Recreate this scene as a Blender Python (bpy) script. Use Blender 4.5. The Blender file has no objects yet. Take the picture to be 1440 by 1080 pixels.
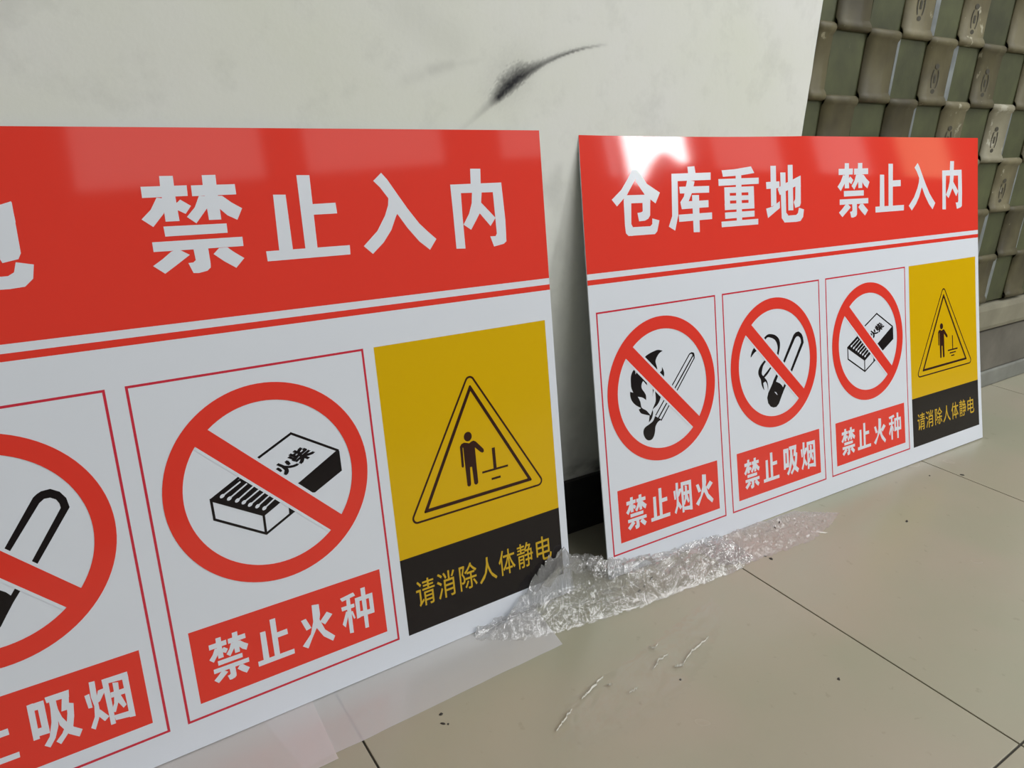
import bpy, bmesh, math, random
from mathutils import Vector, Matrix, noise

random.seed(7)
scn = bpy.context.scene
COL = scn.collection

# ------------------------------------------------------------------ camera, sky, light, exposure
scn.view_settings.view_transform = 'Standard'
scn.view_settings.look = 'None'
scn.view_settings.gamma = 1.0
scn.view_settings.use_curve_mapping = False
scn.view_settings.exposure = 0.0

CAM_Z = 0.62498
rt = Vector((0.833523, -0.55163, 0.030734)); up = Vector((0.170584, 0.309868, 0.935352)); fw = Vector((0.525491, 0.774394, -0.352381))
cam_data = bpy.data.cameras.new('camera'); cam = bpy.data.objects.new('camera', cam_data); COL.objects.link(cam)
cam_data.sensor_width = 36.0; cam_data.lens = 1045.27 / 1440 * 36; cam_data.clip_start = 0.01
M = Matrix((( rt.x, up.x, -fw.x, 0), (rt.y, up.y, -fw.y, 0), (rt.z, up.z, -fw.z, CAM_Z), (0, 0, 0, 1)))
cam.matrix_world = M
scn.camera = cam

world = bpy.data.worlds.new('world'); scn.world = world; world.use_nodes = True
bg = world.node_tree.nodes['Background']; bg.inputs[0].default_value = (0.85, 0.93, 1.0, 1); bg.inputs[1].default_value = 0.9

def area(name, loc, rot, sx, sy, power, col=(1, 1, 1)):
    l = bpy.data.lights.new(name, 'AREA'); l.shape = 'RECTANGLE'; l.size = sx; l.size_y = sy; l.energy = power; l.color = col
    o = bpy.data.objects.new(name, l); COL.objects.link(o); o.location = loc; o.rotation_euler = rot
    return o
area('added_ceiling_fill', (2.55, -0.55, 2.72), (0, 0, 0), 2.6, 1.6, 62, (0.975, 0.985, 1.0))  # added area light out of view, main brightness for signs and floor
area('added_front_fill', (1.1, -2.38, 2.64), (math.radians(62), 0, 0), 2.6, 0.22, 33, (0.96, 0.975, 1.0))  # added fill facing the wall, brightens the gap between the signs
area('added_ceiling_fill', (-1.3, -1.0, 2.72), (0, 0, 0), 1.6, 1.2, 2, (1.0, 0.985, 0.97))  # added weak fill from the left, no fixture modelled

WIN_DIM, WIN_BRIGHT = 1.3, 26.0

# ------------------------------------------------------------------ helpers
def nodemat(name):
    m = bpy.data.materials.new(name); m.use_nodes = True
    nt = m.node_tree; b = nt.nodes['Principled BSDF']
    return m, nt, b
def mat(name, col, rough=0.5, spec=0.5, var=0.0, scale=20, metal=0.0, bump=0.0, bscale=80):
    m, nt, b = nodemat(name)
    b.inputs['Roughness'].default_value = rough; b.inputs['Specular IOR Level'].default_value = spec; b.inputs['Metallic'].default_value = metal
    b.inputs['Base Color'].default_value = (*col, 1)
    if var or bump:
        tc = nt.nodes.new('ShaderNodeTexCoord')
    if var:
        n = nt.nodes.new('ShaderNodeTexNoise'); n.inputs['Scale'].default_value = scale; n.inputs['Detail'].default_value = 5
        nt.links.new(tc.outputs['Object'], n.inputs['Vector'])
        r = nt.nodes.new('ShaderNodeValToRGB'); r.color_ramp.elements[0].position = 0.3; r.color_ramp.elements[1].position = 0.7
        r.color_ramp.elements[0].color = (*[c * (1 - var) for c in col], 1); r.color_ramp.elements[1].color = (*[min(1, c * (1 + var)) for c in col], 1)
        nt.links.new(n.outputs['Fac'], r.inputs['Fac']); nt.links.new(r.outputs['Color'], b.inputs['Base Color'])
    if bump:
        n2 = nt.nodes.new('ShaderNodeTexNoise'); n2.inputs['Scale'].default_value = bscale; n2.inputs['Detail'].default_value = 6
        nt.links.new(tc.outputs['Object'], n2.inputs['Vector'])
        bp = nt.nodes.new('ShaderNodeBump'); bp.inputs['Strength'].default_value = bump; bp.inputs['Distance'].default_value = 0.002
        nt.links.new(n2.outputs['Fac'], bp.inputs['Height']); nt.links.new(bp.outputs['Normal'], b.inputs['Normal'])
    return m
def link_mesh(name, me, m, parent=None, smooth=False):
    if m and not me.materials: me.materials.append(m)
    if smooth:
        for p in me.polygons: p.use_smooth = True
    o = bpy.data.objects.new(name, me); COL.objects.link(o)
    if parent: o.parent = parent
    return o
def bm_obj(name, bm, m, parent=None, smooth=False):
    me = bpy.data.meshes.new(name); bm.to_mesh(me); bm.free()
    return link_mesh(name, me, m, parent, smooth)
def box(bm, x0, x1, y0, y1, z0, z1, bevel=0.0):
    vs = [bm.verts.new((x, y, z)) for z in (z0, z1) for y in (y0, y1) for x in (x0, x1)]
    fs = [bm.faces.new([vs[i] for i in f]) for f in ((0, 2, 3, 1), (4, 5, 7, 6), (0, 1, 5, 4), (2, 6, 7, 3), (0, 4, 6, 2), (1, 3, 7, 5))]
    if bevel:
        es = list({e for f in fs for e in f.edges})
        bmesh.ops.bevel(bm, geom=es, offset=bevel, segments=2, affect='EDGES', profile=0.6)
def tag(o, label=None, cat=None, group=None, kind=None):
    if label: o['label'] = label
    if cat: o['category'] = cat
    if group: o['group'] = group
    if kind: o['kind'] = kind
    return o
def fbm(x, y, z=0.0, o=4):
    return noise.fractal(Vector((x, y, z)), 1.0, 2.0, o)

# ------------------------------------------------------------------ materials
M_white = mat('sign_white', (0.745, 0.785, 0.85), 0.22, 0.5)
M_edge = mat('sign_edge_white', (0.75, 0.76, 0.78), 0.4)
def gloss(name, col, rough=0.035):
    m = mat(name, col, rough, 0.5); return m
M_red = gloss('sign_red', (0.80, 0.050, 0.032), 0.06)
M_redline = gloss('sign_red_line', (0.62, 0.035, 0.06), 0.12)
M_yellow = gloss('sign_yellow', (0.70, 0.43, 0.0015), 0.16)
M_black = gloss('sign_black', (0.011, 0.008, 0.009), 0.18)
M_brown = gloss('sign_dark_brown', (0.035, 0.010, 0.006), 0.2)
M_ytext = gloss('sign_yellow_text', (0.60, 0.38, 0.02), 0.2)

# ------------------------------------------------------------------ room shell
WT = 0.7845          # front face of the wall
EDGE = 1.0735        # where the plastered wall stops and the metal screen begins
FR = {}
def smudge(s, z):
    """soot mark and faint scuffs of the plaster, returns 0..1 darkness"""
    # main blade: follows a rising arc
    pts = [(0.440, 0.588, .003, .03), (0.466, 0.606, .004, .10), (0.487, 0.622, .0055, .30), (0.500, 0.6315, .0085, .88), (0.513, 0.643, .013, .92), (0.530, 0.655, .0125, .88), (0.548, 0.6640, .0070, .76), (0.565, 0.6720, .0040, .66), (0.585, 0.680, .0028, .70), (0.605, 0.6865, .0022, .72), (0.625, 0.6918, .0018, .55), (0.645, 0.6955, .0016, .30), (0.662, 0.698, .002, .0)]
    best = 0.0
    if 0.42 < s < 0.68 and 0.57 < z < 0.72:
        for i in range(len(pts) - 1):
            a, b = pts[i], pts[i + 1]
            dx, dz = b[0] - a[0], b[1] - a[1]; L = dx * dx + dz * dz
            t = max(0, min(1, ((s - a[0]) * dx + (z - a[1]) * dz) / L))
            px, pz = a[0] + t * dx, a[1] + t * dz
            side = (dx * (z - pz) - dz * (s - px))
            d = math.hypot(s - px, z - pz); w = a[2] + t * (b[2] - a[2]); it = a[3] + t * (b[3] - a[3])
            w *= (1.0 if side > 0 else 0.62)
            w *= 1 + 0.35 * noise.noise(Vector((s * 400, z * 400, 0)))
            v = it * max(0.0, 1 - (d / (w * 1.15)) ** 2) if side < 0 else it * max(0.0, 1 - (d / (w * 1.5)) ** 1.5)
            v *= 1 - .22 * abs(noise.noise(Vector((s * 900, z * 900, 2))))
            v += it * 0.16 * math.exp(-(d / (w * 2.4)) ** 2)
            best = max(best, v)
    # faint second swipe left of it
    for (a, b, w, it) in (((0.380, 0.645), (0.410, 0.656), .0065, .07), ((0.410, 0.657), (0.438, 0.664), .006, .15), ((0.438, 0.664), (0.470, 0.669), .004, .07), ((0.38, 0.715), (0.44, 0.685), .022, .07)):
        dx, dz = b[0] - a[0], b[1] - a[1]; L = dx * dx + dz * dz
        t = max(0, min(1, ((s - a[0]) * dx + (z - a[1]) * dz) / L)); d = math.hypot(s - a[0] - t * dx, z - a[1] - t * dz)
        best = max(best, it * math.exp(-(d / w) ** 2))
    # scuffed band above the skirting
    if z < 0.16 and 0.5 < s < 0.8:
        n = fbm(s * 22, z * 50, 3.1)
        best = max(best, 0.55 * max(0, n + .25) * math.exp(-((z - .105) / .016) ** 2) + .9 * max(0, n + .1) * math.exp(-((z - .096) / .006) ** 2))
        best = max(best, .22 * max(0, fbm(s * 30, z * 12, 9)) * (z > .09))
    if 0.5 < s < 0.75 and 0.1 < z < 0.55:
        best = max(best, .16 * max(0, fbm(s * 28, z * 18, 5) - .05))
    return min(1, best)

def grid_lines(a, b, dense, step, coarse):
    out = []; x = a
    while x < b - 1e-6:
        out.append(x); x += step if dense[0] <= x < dense[1] else coarse
        if out[-1] < dense[0] < x: x = dense[0]
    out.append(b); return out
xs = grid_lines(-3.0, EDGE, (0.35, 0.78), 0.0022, 0.12)
zs = grid_lines(0.0, 2.8, (0.09, 0.72), 0.0022, 0.10)
# coarser between the marks
zs = [z for i, z in enumerate(zs) if not (0.16 < z < 0.56) or i % 5 == 0]
verts = [(x + (0.0015 * noise.noise(Vector((0, 0, z * 30))) if x == EDGE else 0), WT, z) for z in zs for x in xs]; nx = len(xs)
faces = [(j * nx + i, j * nx + i + 1, (j + 1) * nx + i + 1, (j + 1) * nx + i) for j in range(len(zs) - 1) for i in range(nx - 1)]
nb = len(verts)   # return face at the wall's end
verts += [(EDGE, WT, 0), (EDGE, WT + .12, 0), (EDGE, WT + .12, 2.8), (EDGE, WT, 2.8)]; faces.append((nb, nb + 1, nb + 2, nb + 3))
me = bpy.data.meshes.new('wall_back'); me.from_pydata(verts, [], faces)
at = me.attributes.new('soot', 'FLOAT', 'POINT')
at.data.foreach_set('value', [smudge(v[0], v[2]) for v in verts])
M_wall, nt, b = nodemat('aged_plaster')
b.inputs['Roughness'].default_value = 0.75; b.inputs['Specular IOR Level'].default_value = 0.25
tc = nt.nodes.new('ShaderNodeTexCoord')
n1 = nt.nodes.new('ShaderNodeTexNoise'); n1.inputs['Scale'].default_value = 6; n1.inputs['Detail'].default_value = 4; nt.links.new(tc.outputs['Object'], n1.inputs['Vector'])
r1 = nt.nodes.new('ShaderNodeValToRGB'); r1.color_ramp.elements[0].position = .3; r1.color_ramp.elements[1].position = .72
r1.color_ramp.elements[0].color = (0.755, 0.775, 0.69, 1); r1.color_ramp.elements[1].color = (0.79, 0.798, 0.765, 1)
nt.links.new(n1.outputs['Fac'], r1.inputs['Fac'])
n2 = nt.nodes.new('ShaderNodeTexNoise'); n2.inputs['Scale'].default_value = 14; n2.inputs['Detail'].default_value = 8; n2.inputs['Roughness'].default_value = .65; nt.links.new(tc.outputs['Object'], n2.inputs['Vector'])
r2 = nt.nodes.new('ShaderNodeValToRGB'); r2.color_ramp.elements[0].position = .30; r2.color_ramp.elements[1].position = .48
r2.color_ramp.elements[0].color = (0.90, 0.90, 0.90, 1); r2.color_ramp.elements[1].color = (1, 1, 1, 1); nt.links.new(n2.outputs['Fac'], r2.inputs['Fac'])
mx = nt.nodes.new('ShaderNodeMix'); mx.data_type = 'RGBA'; mx.blend_type = 'MULTIPLY'; mx.inputs[0].default_value = 1
nt.links.new(r1.outputs['Color'], mx.inputs[6]); nt.links.new(r2.outputs['Color'], mx.inputs[7])
aa = nt.nodes.new('ShaderNodeAttribute'); aa.attribute_name = 'soot'
mx2 = nt.nodes.new('ShaderNodeMix'); mx2.data_type = 'RGBA'; nt.links.new(aa.outputs['Fac'], mx2.inputs[0]); nt.links.new(mx.outputs[2], mx2.inputs[6]); mx2.inputs[7].default_value = (0.018, 0.018, 0.022, 1)
nt.links.new(mx2.outputs[2], b.inputs['Base Color'])
bp = nt.nodes.new('ShaderNodeBump'); bp.inputs['Strength'].default_value = .25; bp.inputs['Distance'].default_value = .003; nt.links.new(n2.outputs['Fac'], bp.inputs['Height']); nt.links.new(bp.outputs['Normal'], b.inputs['Normal'])
tag(link_mesh('wall_back', me, M_wall), 'dirty off-white plastered wall with black soot smudge', kind='structure')

M_dark = mat('skirting_black', (0.022, 0.021, 0.022), 0.45, 0.4, .3, 40, bump=.2)
bm = bmesh.new(); box(bm, -3.0, EDGE, WT - .009, WT - .0005, 0.0, 0.093, .0015)
tag(bm_obj('baseboard_back', bm, M_dark), 'black tile skirting along the plastered wall', kind='structure')
M_room = mat('room_plaster', (0.46, 0.47, 0.45), 0.9, 0.2, .06, 3)
M_roomdark = mat('room_lower_wall', (0.12, 0.12, 0.11), 0.9, 0.2, .1, 3)
M_ceil = mat('ceiling_paint', (0.7, 0.7, 0.68), 0.9, 0.2, .03, 3)
bm = bmesh.new(); box(bm, -3.0, 9.6, -2.6, WT + .3, 2.8, 2.9)
tag(bm_obj('ceiling', bm, M_ceil), 'plain ceiling', kind='structure')
bm = bmesh.new(); box(bm, -3.1, -3.0, -2.6, WT + .3, 0, 2.8)
tag(bm_obj('wall_left', bm, M_room), 'plain plastered side wall', kind='structure')
bm = bmesh.new(); box(bm, 9.6, 9.7, -2.6, WT + .3, 0, 2.8)
tag(bm_obj('wall_right', bm, M_room), 'plain far side wall', kind='structure')

# opposite wall with the high windows that the glossy signs reflect
WY = -2.5
wins = [(-1.6, -0.2), (0.262, 1.255), (1.44, 2.40), (2.78, 3.42), (3.80, 4.42), (4.72, 5.60), (5.98, 6.80), (7.2, 8.15)]
SILL, HEAD = 1.61, 2.45
bm = bmesh.new()
box(bm, -3.0, 9.6, WY - .1, WY, 0, SILL); box(bm, -3.0, 9.6, WY - .1, WY, HEAD, 2.8)
prev = -3.0
for a, c in wins + [(9.6, 9.6)]:
    if a > prev: box(bm, prev, a, WY - .1, WY, SILL, HEAD)
    prev = c
tag(bm_obj('wall_front', bm, M_roomdark), 'dark wall opposite with a band of windows', kind='structure')
def emit(name, col, s):
    m = bpy.data.materials.new(name); m.use_nodes = True; nt = m.node_tree; nt.nodes.clear()
    e = nt.nodes.new('ShaderNodeEmission'); e.inputs[0].default_value = (*col, 1); e.inputs[1].default_value = s
    o = nt.nodes.new('ShaderNodeOutputMaterial'); nt.links.new(e.outputs[0], o.inputs[0]); return m
E_dim = emit('frosted_window_daylight', (1.0, 0.97, 0.93), WIN_DIM)
E_warm = emit('warm_window_daylight', (1.0, 0.80, 0.45), WIN_DIM * 1.1)
E_bright = emit('open_window_daylight', (0.97, 0.98, 1.0), WIN_BRIGHT)
M_frame = mat('window_frame_paint', (0.25, 0.26, 0.26), .5)
for k, (a, c) in enumerate(wins):
    bm = bmesh.new()
    for q in ((a, a + .03, SILL, HEAD), (c - .03, c, SILL, HEAD), (a, c, SILL, SILL + .03), (a, c, HEAD - .03, HEAD)):
        box(bm, q[0], q[1], WY - .07, WY - .03, q[2], q[3])
    w = bm_obj('window_%d' % (k + 1), bm, M_frame); tag(w, 'high window in the wall opposite', kind='structure')
    bm = bmesh.new(); box(bm, a + .03, c - .03, WY - .056, WY - .05, SILL + .03, HEAD - .03)
    if k == 4:      # the opened one: glowing face, lower edge shaped for its reflection in the sign
        bm.clear(); low = [(3.80, 1.53), (3.87, 1.50), (3.93, 1.53), (3.99, 1.60), (4.06, 1.66), (4.13, 1.71), (4.21, 1.73), (4.28, 1.69), (4.33, 1.655), (4.42, 1.66)]
        for (xa, za), (xb, zb_) in zip(low[:-1], low[1:]): bm.faces.new([bm.verts.new(p) for p in ((xb, WY + .006, zb_), (xa, WY + .006, za), (xa, WY + .006, HEAD - .02), (xb, WY + .006, HEAD - .02))])
    bm_obj('pane', bm, E_bright if k == 4 else (E_warm if k == 7 else E_dim), w)

bm = bmesh.new(); box(bm, 3.645, 3.70, WY + .001, WY + .004, 1.55, HEAD)
w = bm_obj('window_9', bm, emit('narrow_gap_daylight', (1.0, .95, .97), 3.2)); tag(w, 'narrow daylight gap beside the open window', kind='structure')
# floor: one slab of bedding plus a tile per part
M_grout = mat('grout', (0.06, 0.055, 0.045), .9)
bm = bmesh.new(); box(bm, -3.0, 9.6, -2.6, WT + .3, -0.03, -0.0025)
floor = tag(bm_obj('floor', bm, M_grout), 'polished beige floor tiles with thin dark joints', kind='structure')
M_tile, nt, b = nodemat('polished_beige_tile')
b.inputs['Roughness'].default_value = .2; b.inputs['Specular IOR Level'].default_value = .45
tc = nt.nodes.new('ShaderNodeTexCoord')
n1 = nt.nodes.new('ShaderNodeTexNoise'); n1.inputs['Scale'].default_value = 3.5; n1.inputs['Detail'].default_value = 3; nt.links.new(tc.outputs['Object'], n1.inputs['Vector'])
r1 = nt.nodes.new('ShaderNodeValToRGB'); r1.color_ramp.elements[0].position = .35; r1.color_ramp.elements[1].position = .65
r1.color_ramp.elements[0].color = (0.335, 0.332, 0.245, 1); r1.color_ramp.elements[1].color = (0.375, 0.335, 0.262, 1)
nt.links.new(n1.outputs['Fac'], r1.inputs['Fac'])
n2 = nt.nodes.new('ShaderNodeTexNoise'); n2.inputs['Scale'].default_value = 55; n2.inputs['Detail'].default_value = 8; nt.links.new(tc.outputs['Object'], n2.inputs['Vector'])
r2 = nt.nodes.new('ShaderNodeValToRGB'); r2.color_ramp.elements[0].position = .22; r2.color_ramp.elements[1].position = .34
r2.color_ramp.elements[0].color = (0.72, 0.72, 0.70, 1); r2.color_ramp.elements[1].color = (1, 1, 1, 1); nt.links.new(n2.outputs['Fac'], r2.inputs['Fac'])
mx = nt.nodes.new('ShaderNodeMix'); mx.data_type = 'RGBA'; mx.blend_type = 'MULTIPLY'; mx.inputs[0].default_value = .8
nt.links.new(r1.outputs['Color'], mx.inputs[6]); nt.links.new(r2.outputs['Color'], mx.inputs[7])
nt.links.new(mx.outputs[2], b.inputs['Base Color'])
r3 = nt.nodes.new('ShaderNodeMapRange'); r3.inputs['To Min'].default_value = .16; r3.inputs['To Max'].default_value = .34; nt.links.new(n1.outputs['Fac'], r3.inputs['Value']); nt.links.new(r3.outputs[0], b.inputs['Roughness'])
TP, G = 0.5925, 0.0011
bm = bmesh.new(); box(bm, G, TP - G, G, TP - G, -0.003, 0.0, 0.0007)
tile_me = bpy.data.meshes.new('tile'); bm.to_mesh(tile_me); bm.free(); tile_me.materials.append(M_tile)
bm = bmesh.new(); box(bm, G, TP - G, G, TP - .301 - G, -0.003, 0.0, 0.0007)
x0 = 0.2140 - TP * 6; y0 = 0.1965 - TP * 5
for i in range(-0, 22):
    for j in range(0, 6):
        x, y = x0 + i * TP, y0 + j * TP
        if x < -3.0 or x > 9.0 or y + TP < -2.6: continue
        o = bpy.data.objects.new('tile', tile_me); COL.objects.link(o); o.parent = floor
        o.location = (x, y, 0)
bm.free()

# ------------------------------------------------------------------ the interlaced metal screen in line with the wall
screen = bpy.data.objects.new('metal_screen', None); COL.objects.link(screen); screen.location = (EDGE + 1.1, WT, 0)
tag(screen, 'screen of interlaced olive-drab metal plates hooked over horizontal rods, beside the white wall', 'screen')
off = Vector((EDGE + 1.1, WT, 0))
def sc_obj(name, bm, m, parent=screen, smooth=False):
    bmesh.ops.translate(bm, verts=bm.verts, vec=-off if parent is screen else Vector((0, 0, 0)))
    return bm_obj(name, bm, m, parent, smooth)
def paintmat(name, base, chip, dark, seed, chipamt):
    m, nt, b = nodemat(name); b.inputs['Roughness'].default_value = .55; b.inputs['Specular IOR Level'].default_value = .35
    tc = nt.nodes.new('ShaderNodeTexCoord'); oi = nt.nodes.new('ShaderNodeObjectInfo')
    ad = nt.nodes.new('ShaderNodeVectorMath'); ad.operation = 'ADD'
    sc = nt.nodes.new('ShaderNodeVectorMath'); sc.operation = 'SCALE'; sc.inputs[0].default_value = (7, 3, 5); nt.links.new(oi.outputs['Random'], sc.inputs['Scale'])
    nt.links.new(tc.outputs['Object'], ad.inputs[0]); nt.links.new(sc.outputs[0], ad.inputs[1])
    n1 = nt.nodes.new('ShaderNodeTexNoise'); n1.inputs['Scale'].default_value = 18; n1.inputs['Detail'].default_value = 5; nt.links.new(ad.outputs[0], n1.inputs['Vector'])
    r1 = nt.nodes.new('ShaderNodeValToRGB'); r1.color_ramp.elements[0].position = .3; r1.color_ramp.elements[1].position = .7
    r1.color_ramp.elements[0].color = (*dark, 1); r1.color_ramp.elements[1].color = (*base, 1); nt.links.new(n1.outputs['Fac'], r1.inputs['Fac'])
    n2 = nt.nodes.new('ShaderNodeTexNoise'); n2.inputs['Scale'].default_value = 32; n2.inputs['Detail'].default_value = 7; n2.inputs['Roughness'].default_value = .6; nt.links.new(ad.outputs[0], n2.inputs['Vector'])
    r2 = nt.nodes.new('ShaderNodeValToRGB'); r2.color_ramp.elements[0].position = chipamt; r2.color_ramp.elements[1].position = chipamt + .04
    r2.color_ramp.elements[0].color = (0, 0, 0, 1); r2.color_ramp.elements[1].color = (1, 1, 1, 1); nt.links.new(n2.outputs['Fac'], r2.inputs['Fac'])
    mx = nt.nodes.new('ShaderNodeMix'); mx.data_type = 'RGBA'; nt.links.new(r2.outputs['Color'], mx.inputs[0]); nt.links.new(r1.outputs['Color'], mx.inputs[6]); mx.inputs[7].default_value = (*chip, 1)
    hv = nt.nodes.new('ShaderNodeHueSaturation'); mr = nt.nodes.new('ShaderNodeMapRange'); mr.inputs['To Min'].default_value = .82; mr.inputs['To Max'].default_value = 1.18
    nt.links.new(oi.outputs['Random'], mr.inputs['Value']); nt.links.new(mr.outputs[0], hv.inputs['Value']); nt.links.new(mx.outputs[2], hv.inputs['Color'])
    nt.links.new(hv.outputs['Color'], b.inputs['Base Color'])
    bp = nt.nodes.new('ShaderNodeBump'); bp.inputs['Strength'].default_value = .3; bp.inputs['Distance'].default_value = .002; nt.links.new(n2.outputs['Fac'], bp.inputs['Height']); nt.links.new(bp.outputs['Normal'], b.inputs['Normal'])
    return m
M_plate = paintmat('olive_brown_plate', (0.122, 0.108, 0.056), (0.27, 0.25, 0.165), (0.070, 0.060, 0.034), 1, .66)
M_beige = paintmat('beige_worn_plate', (0.190, 0.170, 0.098), (0.36, 0.34, 0.25), (0.115, 0.100, 0.058), 4, .62)
M_worn = paintmat('worn_pale_plate', (0.33, 0.31, 0.22), (0.44, 0.42, 0.33), (0.22, 0.20, 0.135), 2, .60)
M_back = paintmat('green_back_plate', (0.094, 0.104, 0.047), (0.15, 0.15, 0.10), (0.058, 0.062, 0.032), 3, .70)
M_silver = mat('bare_metal_strip', (0.25, 0.275, 0.28), .4, .5, .25, 30, .3)
M_recess = mat('stamped_recess', (0.055, 0.050, 0.033), .6)
M_sill = mat('pale_sill_paint', (0.24, 0.225, 0.165), .55, .4, .15, 15, bump=.2)
M_plinth = mat('grey_plinth', (0.155, 0.145, 0.120), .7, .3, .2, 12, bump=.2)

PX, PZ, C0, R0 = 0.0908, 0.1045, 1.1205, 0.755     # column pitch, row pitch, right edge of first column, a rod
YF = WT + 0.0065                                     # front face of plates
def plate_bm(x0, x1, zt, zb):
    """a sheet that curls round the rod above and the rod below, drawn as a swept profile with thickness"""
    prof = []; r = .0065
    for k in range(6):
        a = math.radians(200 - 200 * k / 5 - 20); prof.append((YF + .004 - math.sin(a) * r * 1.0 - .002 + 0, zt - r + r * 1.0 * math.cos(a) + .0))
    prof = [(YF + .010, zt - .004), (YF + .006, zt - .0005), (YF, zt + .0005), (YF - .0045, zt - .003), (YF - .006, zt - .008), (YF - .0042, zt - .013), (YF - .001, zt - .017),
            (YF, (zt + zb) / 2), (YF - .001, zb + .017), (YF - .0048, zb + .012), (YF - .0070, zb + .007), (YF - .0055, zb + .002), (YF - .001, zb - .0005), (YF + .006, zb + .001)]
    th = .002; bm = bmesh.new()
    fr, bk = [], []
    for (y, z) in prof:
        fr.append([bm.verts.new((x, y, z)) for x in (x0, x0 + (x1 - x0) / 3, x0 + 2 * (x1 - x0) / 3, x1)]); bk.append([bm.verts.new((x, y + th, z)) for x in (x0, x1)])
    n = len(prof)
    for i in range(n - 1):
        for k in range(3): bm.faces.new((fr[i][k], fr[i + 1][k], fr[i + 1][k + 1], fr[i][k + 1]))
        bm.faces.new((fr[i][0], bk[i][0], bk[i + 1][0], fr[i + 1][0])); bm.faces.new((fr[i][3], fr[i + 1][3], bk[i + 1][1], bk[i][1]))
    return bm
emblems = {(1, 2): 1, (1, 4): 1, (0, 3): 0, (2, 7): 1, (3, 8): 1, (1, 6): 0, (0, 5): 1, (2, 5): 2}
def emblem(parent, x, z, full, skew=0.0):
    bm = bmesh.new(); y = YF - .0010
    def disc(cx, cz, rx, rz):
        c = bm.verts.new((cx, y, cz)); ring = [bm.verts.new((cx + rx * math.cos(a * math.pi / 7), y, cz + rz * math.sin(a * math.pi / 7))) for a in range(14)]
        for k in range(14): bm.faces.new((c, ring[(k + 1) % 14], ring[k]))
    def quad(x0, x1, z0, z1): bm.faces.new([bm.verts.new(p) for p in ((x0, y, z0), (x1, y, z0), (x1, y, z1), (x0, y, z1))])
    disc(x, z + .021, .0072, .0045)
    disc(x, z - .021, .0066, .004)
    quad(x - .0032, x + .0032, z - .0065, z + .0065)
    for sgn in (-1, 1):
        pts = [(x + sgn * (.0105 - .0035 * abs(t) ** 2), z + t * .0155) for t in (-1, -.6, -.2, .2, .6, 1)]
        for a, b2 in zip(pts[:-1], pts[1:]):
            bm.faces.new([bm.verts.new(p) for p in ((a[0] - .0015, y, a[1]), (a[0] + .0015, y, a[1]), (b2[0] + .0015, y, b2[1]), (b2[0] - .0015, y, b2[1]))])
    bmesh.ops.translate(bm, verts=bm.verts, vec=-off)
    return bm_obj('stamped_emblem', bm, M_recess, parent)
NCOL, TOPROW = 16, -3
for r in range(TOPROW, 6):          # r = 0 is the row just above the rod at .755; rows go down
    zt = R0 + PZ * (1 - r) ; zb = zt - PZ
    for c in range(0, NCOL):
        xr = C0 + PX * c; xl = xr - PX
        if c == 0: xl = EDGE + .001
        front = ((r + c) % 2 == 1)
        if front:
            j = random.uniform(-.0015, .0015)
            bm = plate_bm(xl + .001 + j, xr - .001 + j, zt + .004, zb - .005)
            worn = (r, c) in ((2, 7), (3, 8), (0, 3), (0, 5), (0, 7), (3, 6), (1, 8), (3, 10))
            half = (r, c) == (2, 5)
            p = sc_obj('plate', bm, M_worn if (r, c) in ((2, 7), (3, 10)) else (M_beige if (worn or half) else M_plate), smooth=True)
            if (r, c) in ((2, 7), (0, 3), (0, 5), (1, 6), (3, 8), (1, 4), (2, 5), (3, 4), (2, 9)):
                emblem(p, (xl + xr) / 2, (zt + zb) / 2 + (-.012 if (r, c) != (0, 3) else -.004), True)
        else:
            bm = bmesh.new(); x_l = xl + (0.003 if c else 0); 
            box(bm, x_l, xr + .004, YF + .0022, YF + .0035, zb - .004, zt + .004)
            sc_obj('back_plate', bm, M_back)
            bm = bmesh.new(); w = .0055 + .008 * ((r * 3 + c) % 4 == 0)
            box(bm, xl + .0005, xl + .002 + w, YF + .0009, YF + .0019, zb + .001, zt - .001)
            if c and (r * 5 + c * 3) % 5 not in (1, 3): sc_obj('metal_strip', bm, M_silver)
            else: bm.free()
for r in range(TOPROW, 7):
    z = R0 + PZ * (1 - r)
    bm = bmesh.new(); bmesh.ops.create_cone(bm, cap_ends=True, segments=12, radius1=.0035, radius2=.0035, depth=PX * NCOL + .04)
    bmesh.ops.rotate(bm, verts=bm.verts, cent=(0, 0, 0), matrix=Matrix.Rotation(math.pi / 2, 3, 'Y'))
    bmesh.ops.translate(bm, verts=bm.verts, vec=(EDGE + (PX * NCOL) / 2 + .02, YF + .0105, z))
    sc_obj('rod', bm, M_plate, smooth=True)
XR = C0 + PX * (NCOL - 1)
bm = bmesh.new(); box(bm, EDGE, XR + .04, YF + .016, YF + .03, .15, R0 + PZ * 4 + .02); sc_obj('backing_sheet', bm, mat('dark_backing', (0.028, 0.028, 0.022), .8))
bm = bmesh.new(); box(bm, EDGE, XR + .04, YF - .012, YF + .03, .158, .222, .012); sc_obj('sill_rail', bm, M_sill)
bm = bmesh.new(); box(bm, EDGE, XR + .04, YF - .003, YF + .03, .0445, .153, .003); sc_obj('plinth', bm, M_plinth)
bm = bmesh.new(); box(bm, EDGE, XR + .04, YF - .007, YF + .03, .0, .043, .004); sc_obj('kick_strip', bm, mat('grey_green_kick', (0.22, 0.225, 0.20), .6, .4, .15, 15))
bm = bmesh.new(); box(bm, EDGE, 9.6, WT, WT + .1, R0 + PZ * 4 + .02, 2.8); box(bm, XR + .04, 9.6, WT, WT + .1, 0, R0 + PZ * 4 + .02)
tag(bm_obj('wall_beside_screen', bm, M_room), 'plain wall beyond the metal screen', kind='structure')

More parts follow.
